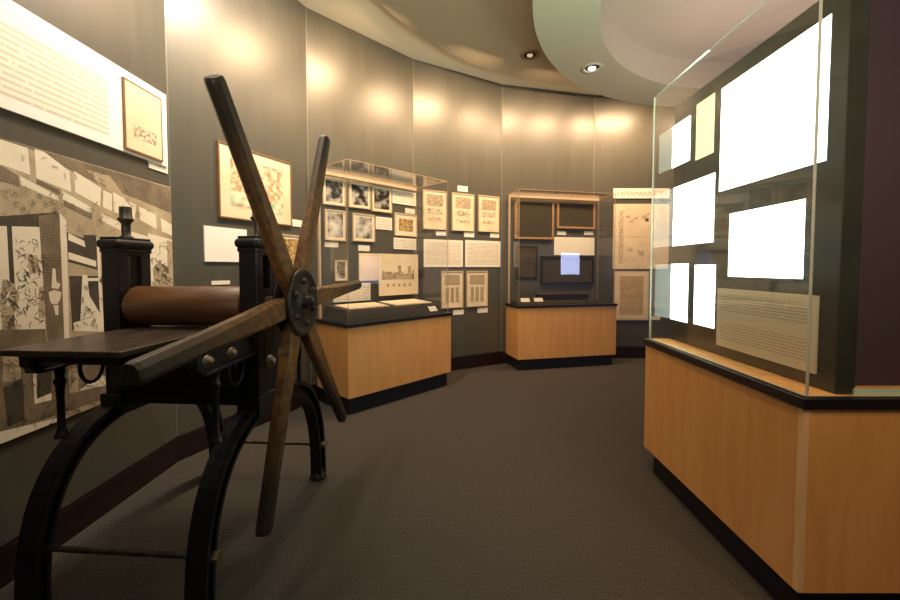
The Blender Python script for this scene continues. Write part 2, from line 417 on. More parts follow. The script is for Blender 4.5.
# right-hand showcase with the backlit panel
RA = (1.345, 2.73); RB = (1.32, 1.47); RZ = .92
rc = empty('showcase', (1.33, 1.47, 0), 0, 'large maple showcase with tall glass front and backlit panel at the right', 'display case')
def rl(pts): return [(x-1.33, y-1.47) for x, y in pts]
foot_r = [(1.32,1.47),(2.5,1.47),(2.5,1.615),(1.585,1.615),(1.63,2.73),(1.345,2.73)]
MB().prism(rl([(1.37,1.52),(2.5,1.52),(2.5,1.60),(1.57,1.60),(1.61,2.69),(1.395,2.69)]), 0, .165).build('plinth', M['plinth'], rc)
MB().prism(rl(foot_r), .165, RZ-.045).build('cabinet', M['maple'], rc, bevel=.002)
MB().box(-.013, .012, -.003, .025, .167, RZ-.047).build('corner_strip', M['maple_edge'], rc, bevel=.006)
MB().prism(rl([(1.308,1.458),(2.5,1.458),(2.5,1.615),(1.585,1.615),(1.635,2.742),(1.333,2.742)]), RZ-.045, RZ-.004).build('black_trim', M['black'], rc, bevel=.003)
MB().prism(rl([(1.338,1.486),(2.5,1.486),(2.5,1.615),(1.585,1.615),(1.63,2.71),(1.362,2.71)]), RZ-.004, RZ).build('ledge', M['maple'], rc)
GZ = 2.53
def slab(root, name, A, B, t, z0, z1):
    f = Frame(A, B); mb = MB()
    q = [(f.A.x, f.A.y), (f.B.x, f.B.y)]
    q += [(f.B.x-f.n.x*t, f.B.y-f.n.y*t), (f.A.x-f.n.x*t, f.A.y-f.n.y*t)]
    mb.prism(rl(q), z0, z1); mb.m = [1, 1, 0, 1, 0, 1]
    return mb.build(name, [M['glass'], M['gedge']], root)
slab(rc, 'side_glass', (1.352,2.70), (1.328,1.478), .010, RZ, GZ)
slab(rc, 'front_glass', (1.341,1.478), (2.5,1.478), .010, RZ, GZ)
slab(rc, 'rear_glass', (1.60,2.70), (1.365,2.70), .006, RZ, GZ)
MB().box(.195, 1.17, .02, .032, RZ+.0, RZ+.024).build('shelf_edge', mat('green_glass_strip', (.60,.75,.58), .2, 0, .7), rc)['label'] = 'pale green glass strip'
# backlit panel standing in the showcase
PF = Frame((1.494,2.70), (1.461,1.500))
_, zt1 = PF.hit(668, 113)
bp = MB().box(0, PF.L, 0, .075, RZ, zt1).build('light_panel', [M['panelm']], loc=PF.pt(0), rz=PF.rz, bevel=.003)
tag(bp, 'tall dark green-grey panel standing behind the glass of the right showcase', 'display panel')
def sheet(xl, xr, yt, yb, label, m='lit', name='backlit_sheet', grp='backlit paper sheets on the dark panel'):
    a, b, z0, z1 = PF.rect(xl, xr, yt, yb)
    o = MB().box(0, b-a, -.0015, 0, z0, z1).build(name, M[m], loc=PF.pt(a), rz=PF.rz)
    return tag(o, label, 'paper sheet' if m != 'caption' else 'text panel', grp)
sheet(673, 690, 127, 168, 'small glowing white sheet at top left of the dark panel, beside the cream one')
sheet(697, 714, 105, 160, 'narrow glowing cream-yellow sheet, the only tinted one on the panel', 'lity')
sheet(722, 827, 89, 191, 'largest glowing white sheet, upper right on the dark panel')
sheet(674, 714, 188, 246, 'square-ish glowing white sheet below the cream-yellow sheet')
sheet(730, 804, 214, 276.5, 'mid-size glowing white sheet directly above the beige text panel')
sheet(671.5, 688, 264, 319, 'narrow glowing white sheet at lower left corner of the panel')
sheet(695, 715, 265, 324, 'narrow glowing white sheet left of the beige text panel')
a, b, z0, z1 = PF.rect(719, 819, 288, 345)
tp = empty('text_panel', PF.pt(a, 0, z0), PF.rz, 'beige printed text panel low on the dark panel', 'text panel')
w_, h_ = b-a, z1-z0
MB().box(0, w_, -.008, 0, 0, h_).build('board', mat('beige_board', (.58,.53,.38), .55), tp)
MB().box(w_*.05, w_*.93, -.0086, -.008, h_*.62, h_*.90).build('printed_paragraph', M['caption'], tp)
MB().box(w_*.05, w_*.93, -.0086, -.008, h_*.12, h_*.42).build('printed_paragraph', M['caption'], tp)

# ------------------------------------------------------------------ ceiling downlights
def downlight(px, py, z, lens, label):
    x, y = at_z(px, py, z)
    r = empty('downlight', (x, y, z), 0, label, 'ceiling light', 'recessed ceiling downlights')
    MB().lathe((0,0,0), [(.115,0),(.115,-.006),(.080,-.010),(.075,-.004),(.07,0.0)]).build('trim_ring', M['sage'] if lens == 'lamp' else M['brownframe'], r)
    MB().lathe((0,0,-.002), [(.001,-.010),(.034,-.010),(.038,0),(.001,.0)]).build('lens', M[lens], r)
    return x, y
x, y = downlight(592, 68, Z2, 'lamp', 'lit white recessed downlight in the pale green ceiling ring')
spot((x, y, Z2-.03), (x, y, 0), 20, NEUT, 90, 1, .03)
downlight(530, 55, 3.93, 'lampoff', 'dim recessed downlight in the olive ceiling, left of the ring')

# ------------------------------------------------------------------ things on the walls
def flat(F, xl, xr, yt, yb, name, label, cat, m, group=None, t=.006, off=0, textm=None, pad=.06):
    a, b, z0, z1 = F.rect(xl, xr, yt, yb, off); w_, h_ = b-a, z1-z0
    mb = MB().box(0, w_, -t, 0, 0, h_, 0)
    mats = [M[m]]
    if textm:
        p = pad*min(w_, h_)*1.5; mb.box(p, w_-p, -t-.0006, -t, p, h_-p, 1); mats.append(M[textm])
    o = mb.build(name, mats, loc=F.pt(a, off, z0), rz=F.rz)
    return tag(o, label, cat, group)
def picture(F, xl, xr, yt, yb, label, frame='oak', inner='photo', group=None, cat='framed picture', name='framed_picture', margin=.08, style='photo', off=0, matm='mat_'):
    a, b, z0, z1 = F.rect(xl, xr, yt, yb, off); w_, h_ = b-a, z1-z0
    r = empty(name, F.pt(a, off, z0), F.rz, label, cat, group)
    fw = .012; t = .022
    MB().box(0,w_,-t,0,0,fw).box(0,w_,-t,0,h_-fw,h_).box(0,fw,-t,0,fw,h_-fw).box(w_-fw,w_,-t,0,fw,h_-fw).build('frame', M[frame], r)
    MB().box(fw,w_-fw,-.014,-.002,fw,h_-fw).build('mat_board', M[matm], r)
    g = margin*min(w_, h_); y = -.0155
    if style == 'photo':
        MB().box(g+fw, w_-g-fw, y, -.014, g+fw, h_-g-fw).build('print', M[inner], r)
    elif style == 'plate':      # an encyclopaedia plate: a scene above, tools below
        MB().box(g+fw, w_-g-fw, y, -.014, h_*.60, h_-g-fw).build('print', M['engr'], r)
        MB().box(g+fw+.01, w_-g-fw-.01, y, -.014, h_*.40, h_*.54).build('tool_drawing', M['engr2'], r)
        MB().box(g+fw+.02, w_-g-fw-.02, y, -.014, h_*.22, h_*.31).build('tool_drawing', M['engr2'], r)
    elif style == 'plate2':
        MB().box(g+fw, w_-g-fw, y, -.014, h_*.62, h_-g-fw).build('print', M['engr'], r)
        for k in range(3):
            cx = g+fw+(w_-2*g-2*fw)*(k+.5)/3; q = (w_-2*g)*.10
            MB().box(cx-q, cx+q, y, -.014, h_*.14, h_*.56).build('tool_drawing', M['engr'], r)
    return r

P0, P1, P2, P3, P4, P5 = W[:6]
# banner
s0, zt = P0.hit(163, 95); _, zb = P0.hit(164.5, 167); sL = P0.hit(-60, -30)[0]
bn_ = empty('wall_banner', P0.pt(sL, 0, zb), P0.rz, 'long cream text banner mounted high above the printing mural', 'banner')
MB().box(0, s0-sL, -.020, -.0006, 0, zt-zb, 0).build('board', M['white'], bn_)
i0, i1 = P0.hit(119, 110)[0]-sL, P0.hit(158, 130)[0]-sL
pr_t = P0.hit(119, 77)[1]-zb; pr_b = P0.hit(119, 148)[1]-zb
MB().box(.02, i0-.10, -.0206, -.020, .06, zt-zb-.12).build('printed_text', M['banner'], bn_)
ip = MB().box(i0, i1, -.030, -.020, pr_b, pr_t).build('print_frame', M['brownframe'], bn_)
ip2 = MB().box(i0+.012, i1-.012, -.031, -.030, pr_b+.012, pr_t-.012).build('old_print', M['paperwarm'], ip)
MB().box(i0+.07, i1-.06, -.0316, -.031, pr_b+.09, pr_b+(pr_t-pr_b)*.40).build('figure_drawing', M['engr2'], ip2)
flat(P0, 147.5, 166.5, 152, 167.5, 'wall_label', 'small white label just below the right end of the long banner', 'label', 'card', t=.008)

# printing-workshop mural
def mural():
    sl = P0.hit(-75, 300)[0]; s1 = P0.hit(171.5, 280)[0]
    z1 = P0.hit(168, 187)[1]; z0 = P0.hit(0, 443)[1]
    mb = MB().box(0, s1-sl, -.012, 0, z0, z1, 1)
    k = [0]
    def pg(m, *pts):
        k[0] += 1; y = -.012-.00001*k[0]
        q = []
        for px, py in pts:
            s, z = P0.hit(px, py); q.append((min(max(s-sl, .0), s1-sl), min(max(z, z0), z1)))
        mb.add([(a, y, b) for a, b in q], [tuple(range(len(q)))], m)
    L, Mi, D, K = 0, 1, 2, 3
    pg(D, (-75,90), (172,189), (172,214), (135,199), (100,186), (67,170), (30,150), (0,140), (-75,125))
    pg(Mi, (85,170), (108,176), (121,194), (100,188))
    pg(L, (-75,108), (-75,150), (0,165), (28,175), (25,148), (0,140), (-40,130))
    pg(L, (32,149), (42,152), (67,171), (69,192), (34,178))
    pg(L, (72,171), (99,188), (98,206), (73,192))
    pg(L, (101,190), (110,194), (110,211), (101,207)); pg(L, (111,192), (134,205), (133,220), (112,212))
    pg(L, (137,206), (154,215), (155,229), (138,220)); pg(L, (159,218), (172,225), (172,236), (160,231))
    pg(D, (-75,150), (0,166), (16,176), (17,187), (0,182), (-75,166))
    pg(L, (17,176), (56,196), (56,201), (19,185)); pg(L, (60,191), (90,208), (88,213), (60,199))
    pg(D, (34,179), (58,190), (58,195), (34,184)); pg(D, (61,200), (90,214), (90,220), (61,206))
    pg(L, (99,213), (120,224), (120,231), (100,221)); pg(L, (120,229), (145,236), (172,240), (172,246), (120,237))
    # window with daylight on the left
    pg(L, (-75,220), (38,224), (43,331), (-75,331))
    pg(K, (-75,216), (0,216), (55,212), (37,227), (0,226), (-75,228))
    pg(K, (4,226), (9,226), (12,284), (7,284))
    # a workman bent over his table, in loose line work
    pg(Mi, (0,279), (10,283), (17,296), (14,308), (9,318), (14,330), (14,345), (1,345), (-3,300))
    pg(L, (3,290), (9,293), (8,306), (4,306)); pg(D, (5,322), (11,314), (12,318), (7,340), (4,340))
    pg(Mi, (25,256), (34,255), (38,272), (27,274)); pg(Mi, (36,288), (41,286), (43,318), (36,318))
    pg(D, (-75,331), (43,329), (44,352), (-75,352))
    pg(D, (36,216), (57,212), (63,338), (45,342)); pg(L, (57,212), (64,221), (67,340), (62,340))
    # shelves and the bottle-shaped lamp
    pg(K, (64,232), (97,244), (99,322), (70,330))
    pg(L, (66,233), (92,246), (92,251), (66,240)); pg(L, (66,252), (94,261), (94,267), (66,259)); pg(Mi, (66,262), (95,270), (96,276), (66,276))
    pg(K, (81,235), (94,235), (96,258), (84,252)); pg(L, (94,236), (97,240), (101,320), (98,320))
    pg(L, (80,275), (85,275), (87,295), (98,314), (78,320), (79,300)); pg(L, (83,278), (97,278), (97,281), (83,281))
    pg(D, (97,281), (104,264), (106,292)); pg(L, (103,240), (112,240), (110,312), (104,312))
    pg(L, (71,323), (104,312), (140,314), (150,322), (120,332), (72,331))
    # turned ornament on the post
    pg(L, (50,268), (53,269), (54,282), (58,284), (56,289), (49,288))
    pg(L, (46,292), (52,290), (59,292), (58,299), (55,304), (49,304), (47,299)); pg(L, (51,305), (56,305), (56,315), (53,315))
    # far right: window and foliage
    pg(L, (146,233), (172,240), (172,330), (146,326)); pg(Mi, (151,268), (157,262), (166,266), (167,284), (160,292), (152,287))
    pg(Mi, (165,240), (172,242), (172,325), (167,322))
    # lower part
    pg(D, (-75,352), (172,330), (172,379), (0,433), (-75,460))
    pg(Mi, (0,355), (18,358), (18,379), (0,382)); pg(K, (0,388), (20,378), (22,420), (5,427))
    pg(L, (30,370), (34,370), (34,399), (49,393), (49,400), (32,404)); pg(K, (34,370), (49,368), (49,392), (35,398))
    pg(Mi, (66,369), (76,368), (76,392), (67,393)); pg(L, (76,391), (98,375), (106,377), (106,385))
    pg(L, (107,364), (114,364), (116,401), (110,402)); pg(L, (-75,452), (0,431), (55,418), (67,417), (172,377), (172,382), (0,446), (-75,470))
    rnd = random.Random(3)
    def strokes(x0, x1, y0, y1, n_, ln, m=3, wd=.45):
        for _ in range(n_):
            px = rnd.uniform(x0, x1); py = rnd.uniform(y0, y1); an = rnd.uniform(0, 6.28); pts = []
            for q in range(4):
                pts.append((px, py)); an += rnd.uniform(-.9, .9); px += ln*math.cos(an); py += ln*math.sin(an)
            up = [(a+wd*.5, b-wd*.5) for a, b in pts]; dn = [(a-wd*.5, b+wd*.5) for a, b in pts][::-1]
            pg(m, *(up+dn))
    strokes(12, 42, 240, 325, 90, 2.4); strokes(-5, 14, 283, 328, 50, 2.2); strokes(24, 40, 254, 275, 26, 1.5)
    strokes(150, 168, 262, 295, 60, 1.6); strokes(0, 165, 150, 212, 40, 2.2, 2); strokes(146, 170, 240, 262, 12, 2.5, 2)
    strokes(72, 96, 280, 326, 30, 2.2); strokes(0, 110, 365, 425, 90, 3.5, 3); strokes(0, 30, 356, 382, 30, 3, 3)
    strokes(0, 60, 190, 215, 50, 2.0, 2); strokes(64, 140, 205, 236, 40, 2.0, 2)
    o = mb.build('wall_mural', [M['lightpaper'], M['midhatch'], M['darkhatch'], M['blackhatch']], loc=P0.pt(sl), rz=P0.rz)
    tag(o, 'large sepia engraving mural of an old workshop on the left wall', 'mural')
mural()

# panel 1
r = picture(P1, 216, 290, 140, 217, 'large framed coloured engraving of a crowd scene, upper left wall behind the wheel', 'brownframe', 'red', None, matm='paperwarm', margin=.16)
a, b, z0, z1 = P1.rect(216, 290, 140, 217); w_, h_ = b-a, z1-z0
MB().box(w_*.14, w_*.5, -.0165, -.0156, h_*.20, h_*.38).build('green_ground', M['green'], r)
MB().box(w_*.5, w_*.84, -.0165, -.0156, h_*.16, h_*.30).build('green_ground', M['green'], r)
MB().box(w_*.14, w_*.86, -.0165, -.0156, h_*.80, h_*.84).build('title_line', M['engr2'], r)
flat(P1, 203, 246, 225.5, 261.5, 'text_panel', 'plain white text panel below the coloured engraving, left of the press post', 'text panel', 'white', t=.012)
flat(P1, 291.5, 303, 219, 226, 'wall_label', 'small white label at lower right of the coloured engraving', 'label', 'card')
flat(P1, 211, 229.5, 281, 285, 'wall_label', 'thin white label just above the wooden roller', 'label', 'card')
picture(P1, 271, 302.5, 233, 272, 'framed brown engraving right behind the press post and spokes', 'oak', 'sepia', None)
flat(P1, 273, 288, 290, 297.5, 'wall_label', 'white label below the brown engraving behind the wheel', 'label', 'card')
flat(P1, 275, 287.5, 321, 328, 'wall_label', 'low white label seen between the press post and wheel hub', 'label', 'card')

# panel 2
G2 = 'framed black-and-white photographs above the left case'
picture(P2, 322, 344.5, 176, 204, 'framed dark photograph, first from the left in the upper row', 'oak', 'photo', G2)
picture(P2, 348, 369.5, 180.5, 207, 'framed dark photograph, second from the left in the upper row', 'oak', 'photo', G2)
picture(P2, 371, 391, 185, 211, 'framed photograph beside the white text panel, third in the upper row', 'oak', 'photo', G2)
picture(P2, 324, 345, 209, 240, 'framed pale photograph under the first dark one, lower row', 'oak', 'photo2', G2)
picture(P2, 352, 374, 213, 241, 'framed pale photograph second from the left in the lower row', 'oak', 'photo2', G2)
flat(P2, 392, 416.5, 189, 203, 'text_panel', 'cream text panel at right end of the upper photograph row', 'text panel', 'card', t=.01, textm='textcard')
flat(P2, 375.5, 391.5, 216.5, 229, 'text_panel', 'small cream text panel left of the sepia picture', 'text panel', 'card', t=.01, textm='textcard')
picture(P2, 394, 416, 212.5, 235.5, 'small framed sepia picture, golden brown, under a little label', 'oak', 'sepia', None, margin=.18)
flat(P2, 405, 415, 208, 213, 'wall_label', 'tiny white label just above the small sepia picture', 'label', 'smalltext')
flat(P2, 393.5, 417, 237.5, 249, 'text_panel', 'cream text panel just below the small sepia picture', 'text panel', 'card', t=.01, textm='textcard')
flat(P2, 324.5, 338, 241.5, 247, 'wall_label', 'white label below the leftmost pale photograph', 'label', 'smalltext')
flat(P2, 358, 369.5, 245, 251, 'wall_label', 'white label below the second pale photograph', 'label', 'smalltext')
picture(P2, 334, 346.5, 260, 281, 'smallest framed grey picture, low at the left above the spoke', 'oak', 'photo2', None)
flat(P2, 333, 370, 284, 302.5, 'text_panel', 'white text panel low behind the horizontal spoke of the wheel', 'text panel', 'card', t=.01, textm='textcard')
flat(P2, 358.5, 379.5, 253, 281, 'paper_sheet', 'pale blank sheet on the wall at left of the building drawing', 'paper sheet', 'paperwarm', t=.008)
# building drawing
a, b, z0, z1 = P2.rect(378.5, 417.5, 253.5, 296.0, .12); w_, h_ = b-a, z1-z0
dr = empty('building_drawing', P2.pt(a, .12, z0), P2.rz, 'large tan sheet with an ink drawing of a long building with towers', 'drawing')
MB().box(0, w_, -.012, 0, 0, h_).build('sheet', M['paperwarm'], dr)
mb = MB(); y = -.0128
def blk(x0, x1, zz0, zz1): mb.box(w_*x0, w_*x1, y, -.012, h_*zz0, h_*zz1)
blk(.06,.88,.38,.52); blk(.10,.32,.52,.57); blk(.36,.60,.52,.56); blk(.46,.54,.52,.72); blk(.72,.80,.52,.70); blk(.84,.88,.38,.62); blk(.08,.11,.38,.60)
for k in range(5): blk(.18+.14*k, .24+.14*k, .20, .28)
mb.build('ink_drawing', M['engr'], dr)

# panel 3
G3 = 'framed engraved plates on the wall between the cases'
picture(P3, 422.5, 446, 189.5, 229, 'framed engraved plate, first of three, seen through the case glass corner', 'oak', 'engr', G3, style='plate', matm='paperwarm', margin=.12)
picture(P3, 451.5, 473.5, 192.5, 230.5, 'framed engraved plate, middle of three, with a label above it', 'oak', 'engr', G3, style='plate', matm='paperwarm', margin=.12)
picture(P3, 478, 498.5, 195, 231.5, 'framed engraved plate, right of three, nearest the far case', 'oak', 'engr', G3, style='plate', matm='paperwarm', margin=.12)
picture(P3, 440.8, 462.5, 271, 308.5, 'framed plate with dark scene, left of the two under the text panels', 'oak', 'engr', G3, style='plate2', matm='paperwarm', margin=.12)
picture(P3, 466, 487, 271, 307, 'framed plate with dark scene, right of the two under the text panels', 'oak', 'engr', G3, style='plate2', matm='paperwarm', margin=.12)
flat(P3, 457.5, 467.5, 185.5, 191, 'wall_label', 'small label above the middle engraved plate', 'label', 'card')
flat(P3, 436, 446, 231, 235.5, 'wall_label', 'small label under the first of three engraved plates', 'label', 'card')
flat(P3, 464, 474, 232, 237, 'wall_label', 'small label under the middle engraved plate', 'label', 'card')
flat(P3, 490, 499, 233, 237.5, 'wall_label', 'small label under the right engraved plate near the far case', 'label', 'card')
flat(P3, 453, 463.5, 310, 315, 'wall_label', 'low label under the left dark-scene plate', 'label', 'card')
flat(P3, 477.5, 487.5, 308, 313, 'wall_label', 'low label under the right dark-scene plate', 'label', 'card')
flat(P3, 423.5, 462.5, 239, 267, 'text_panel', 'wide cream text panel, left of the pair between the cases', 'text panel', 'card', t=.01, textm='textcard')
flat(P3, 465, 500, 240, 267, 'text_panel', 'wide cream text panel, right of the pair between the cases', 'text panel', 'card', t=.01, textm='textcard')
flat(P3, 417, 424.5, 269, 278, 'wall_label', 'small grey card right of the building drawing', 'label', 'felt')

# panel 4, inside the far case (hung on the wall behind its glass)
def mould(F, xl, xr, yt, yb, label, fr='brownframe', fw=.035, inner='screenwire', bars=0, off=.0):
    a, b, z0, z1 = F.rect(xl, xr, yt, yb, off); w_, h_ = b-a, z1-z0
    r = empty('paper_mould', F.pt(a, off, z0), F.rz, label, 'paper mould', 'wooden paper moulds in the far case')
    t = .035
    MB().box(0,w_,-t,0,0,fw).box(0,w_,-t,0,h_-fw,h_).box(0,fw,-t,0,fw,h_-fw).box(w_-fw,w_,-t,0,fw,h_-fw).build('frame', M[fr], r, bevel=.003)
    MB().box(fw, w_-fw, -.02, -.012, fw, h_-fw).build('wire_screen', M[inner], r)
    return r
oakd = M['tanframe'] = wood('tan_wood_mould_frame', (.30,.16,.07), (.42,.24,.11), (8,8,3), .5)
mould(P4, 514, 553, 200, 239, 'large tan-framed paper mould at upper left in the far case', 'tanframe', .03)
mould(P4, 556.5, 594, 201.5, 228.5, 'smaller tan-framed paper mould at upper right in the far case', 'tanframe', .03)
mould(P4, 540.5, 593, 256, 284, 'dark-framed paper mould below the text panel in the far case', 'darkframe', .03)
flat(P4, 554, 594, 237, 255, 'text_panel', 'wide cream text panel in the middle of the far case', 'text panel', 'card', t=.01)
flat(P4, 557, 566, 231, 235, 'case_label', 'tiny card under left side of the upper right mould', 'label', 'smalltext')
flat(P4, 584, 593, 231, 235, 'case_label', 'tiny card under right side of the upper right mould', 'label', 'smalltext')
# deck and cards in the far case
dk = MB().xprism([(.03,.89),(.40,.89),(.40,.93),(.10,.93)], .06, FB.L-.05).build('display_deck', M['felt'], loc=FB.pt(0), rz=FB.rz)
tag(dk, 'low grey cloth-covered deck on the floor of the far case', 'display deck')
def put_tool(x0, x1, zz0, zz1, label, y0=.28, y1=.32, m='darkframe'):
    o = MB().box(x0, x1, y0, y1, zz0, zz1).build('wooden_bar', M[m], loc=FB.pt(0), rz=FB.rz, bevel=.004); return o
o = MB().box(.42, 1.25, .30, .36, .93, 1.03).box(.42, 1.25, .298, .3, 1.015, 1.03, 1).build('deckle_frame', [M['darkframe'], M['brownframe']], loc=FB.pt(0), rz=FB.rz, bevel=.003)
tag(o, 'long dark wooden deckle lying on the deck of the far case', 'paper mould')
for x0, lb in ((.10, 'white card at far left on the deck of the far case'), (.30, 'white card left of the dark deckle on the far case deck')):
    mb = MB(); mb.xprism([(.12,.931),(.135,.931),(.16,.98),(.157,.98)], x0, x0+.13)
    tag(mb.build('case_label', M['card'], loc=FB.pt(0), rz=FB.rz), lb, 'label')
# dark panel standing in for a reflection in the far case glass
flat(P4, 516, 537, 246, 279, 'reflection_panel', 'dark panel standing in for a glass reflection at lower left in the far case', 'text panel', 'darkframe', t=.012, textm='blackhatch')

# panel 5
a, b, z0, z1 = P5.rect(613.3, 669, 188.5, 198.5)
a = max(a, .02)
sg = empty('wall_sign', P5.pt(a, 0, z0), P5.rz, 'long cream sign reading PAPERMAKING BY above the old map', 'sign')
MB().box(0, b-a, -.012, 0, 0, z1-z0).build('board', M['card'], sg)
def text(body, size, root, x, y, z, m, name='lettering', wmax=None):
    c = bpy.data.curves.new(name, 'FONT'); c.body = body; c.size = size; c.extrude = .0006
    o = bpy.data.objects.new(name, c); COL.objects.link(o)
    bpy.context.view_layer.update()
    if wmax:
        c.size = size*min(2.0, wmax/max(o.dimensions.x, .01)); bpy.context.view_layer.update()
    me = bpy.data.meshes.new_from_object(o.evaluated_get(bpy.context.evaluated_depsgraph_get()))
    bpy.data.objects.remove(o); bpy.data.curves.remove(c)
    me.materials.clear(); me.materials.append(m)
    o = bpy.data.objects.new(name, me); COL.objects.link(o); o.parent = root
    o.location = (x, y, z); o.rotation_euler = (math.pi/2, 0, 0)
    return o
text('PAPERMAKING BY', .1, sg, .05, -.0128, (z1-z0)*.27, mat('faded_tan_lettering', (.42,.26,.13), .6), wmax=(b-a)-.09)
def mapprint():
    a, b, z0, z1 = P5.rect(613.5, 668.5, 204, 269); a = max(a, .02); w_, h_ = b-a, z1-z0
    r = empty('old_map', P5.pt(a, 0, z0), P5.rz, 'large pale old engraving sheet with small figures under the papermaking sign', 'print')
    MB().box(0, w_, -.012, 0, 0, h_).build('sheet', M['paperwarm'], r)
    mb = MB(); y = -.0124
    mb.box(w_*.12, w_*.9, y, -.012, h_*.49, h_*.50).box(w_*.10, w_*.18, y, -.012, h_*.08, h_*.9)
    for x, z, q in ((.26,.80,.04),(.33,.74,.035),(.40,.79,.03),(.55,.80,.05),(.62,.85,.03),(.30,.30,.05),(.5,.25,.06),(.7,.2,.05),(.8,.7,.04)):
        mb.box(w_*(x-q), w_*(x+q), y, -.012, h_*(z-q*.7), h_*(z+q*.7))
    mb.build('engraved_figures', M['engr2'], r)
    MB().box(w_*.57, w_*.63, y-.0004, -.012, h_*.73, h_*.78).build('seal', M['inkb'], r)
    for k in range(5):
        x = w_*(.2+.14*k); MB().tube((x, -.0122, h_*.12), (x+w_*.13, -.0122, h_*(.2+.05*k)), .003, n=6).build('coastline', M['engr2'], r)
mapprint()
ba = P5.hit(613.5, 290)[0]
bs = empty('framed_broadside', P5.pt(ba, 0, P5.hit(613.5, 320)[1]), P5.rz, 'framed tan printed broadside under the old engraving sheet', 'framed picture')
s1 = P5.hit(648.5, 290)[0]-ba; h_ = P5.hit(613.5, 271)[1]-P5.hit(613.5, 320)[1]
MB().box(0, s1, -.018, 0, 0, h_).build('frame', M['oak'], bs)
MB().box(.02, s1-.02, -.0195, -.018, .02, h_-.02).build('paper', M['paperwarm'], bs)
MB().box(.09, s1-.09, -.0205, -.0195, .08, h_-.08).build('printed_text', M['broadside'], bs)
flat(P5, 649.5, 660, 316, 320, 'wall_label', 'small label right of the tan broadside, near the showcase', 'label', 'card')

# ------------------------------------------------------------------ inside the left case
def inL(): return dict(loc=FL.pt(0), rz=FL.rz)
L = FL.L; zt = .872
mb = MB()
ys = [(.03, zt), (.56, zt), (.56, zt+.135), (.13, zt+.105)]
mb.xprism(ys, .04, L-.06)
# slope the two ends inwards
for i, v in enumerate(mb.v):
    if v[2] > zt+.01: mb.v[i] = (v[0]+(.05 if v[0] < L/2 else -.05), v[1], v[2])
tag(mb.build('display_deck', M['felt'], **inL()), 'sloped dark grey cloth-covered deck inside the left case', 'display deck')
def on_deck(x0, x1, y0, y1, m, name, label, cat, dz=.0015, t=.006, sk=0):
    zf = lambda y: zt+.105+(y-.13)*(.03/.43)+dz
    mb = MB().add([(x0,y0,zf(y0)),(x1,y0,zf(y0)),(x1+sk,y1,zf(y1)),(x0+sk,y1,zf(y1)),
                   (x0,y0,zf(y0)+t),(x1,y0,zf(y0)+t),(x1+sk,y1,zf(y1)+t),(x0+sk,y1,zf(y1)+t)],
                  [(0,3,2,1),(4,5,6,7),(0,1,5,4),(1,2,6,5),(2,3,7,6),(3,0,4,7)])
    return tag(mb.build(name, M[m], **inL()), label, cat)
on_deck(.16, .66, .22, .52, 'paperwarm', 'paper_sheet', 'tan sheet lying flat at left on the deck of the left case', 'paper sheet')
on_deck(.74, 1.27, .20, .52, 'mat_', 'open_print', 'large tan print lying flat at right on the deck of the left case', 'print', t=.010)
mb = MB().xprism([(.058,zt+.030),(.062,zt+.028),(.108,zt+.082),(.104,zt+.084)], L-.28, L-.16)
tag(mb.build('case_label', M['card'], **inL()), 'white card leaning on front slope of the deck, right end of left case', 'label')

# ------------------------------------------------------------------ the etching press
PX, PY = -1.285, 1.97
press = empty('etching_press', (PX, PY, 0), R(-4), 'antique cast iron roller press with wooden bed and six-spoked star wheel', 'printing press')
I = M['iron']
def sup(t, a, b, c, n=2.7):
    ct, st = math.cos(t), math.sin(t)
    return (c+a*math.copysign(abs(ct)**(2/n), ct), b*abs(st)**(2/n))
def arch(x, name):
    mb = MB(); N = 48; c = .11
    ts = [math.pi*i/N for i in range(N+1)]
    def band(ao, bo, ai, bi, hw):
        o_ = [sup(t, ao, bo, c) for t in ts]; i_ = [sup(t, ai, bi, c) for t in ts]
        vs = [(x-hw,)+p for p in o_]+[(x+hw,)+p for p in o_]+[(x-hw,)+p for p in i_]+[(x+hw,)+p for p in i_]
        m_ = N+1; fs = []
        for k in range(N):
            fs += [(k, k+m_, k+m_+1, k+1), (k+2*m_, k+1+2*m_, k+1+3*m_, k+3*m_), (k, k+1, k+1+2*m_, k+2*m_), (k+m_, k+3*m_, k+1+3*m_, k+1+m_)]
        fs += [(0, 2*m_, 3*m_, m_), (N, N+m_, N+3*m_, N+2*m_)]
        mb.add(vs, fs, 0, False)
    band(.60, .765, .582, .747, .042); band(.582, .747, .545, .71, .018); band(.545, .71, .530, .695, .034)
    o = mb.build(name, I, press)
    # feet
    for s_ in (-1, 1):
        y = c+s_*.565
        MB().lathe((x, y, 0), [(.001,0),(.052,0),(.055,.012),(.045,.030),(.036,.045),(.036,.06)], n=20).build('foot', M['iron2'], o)
    return o
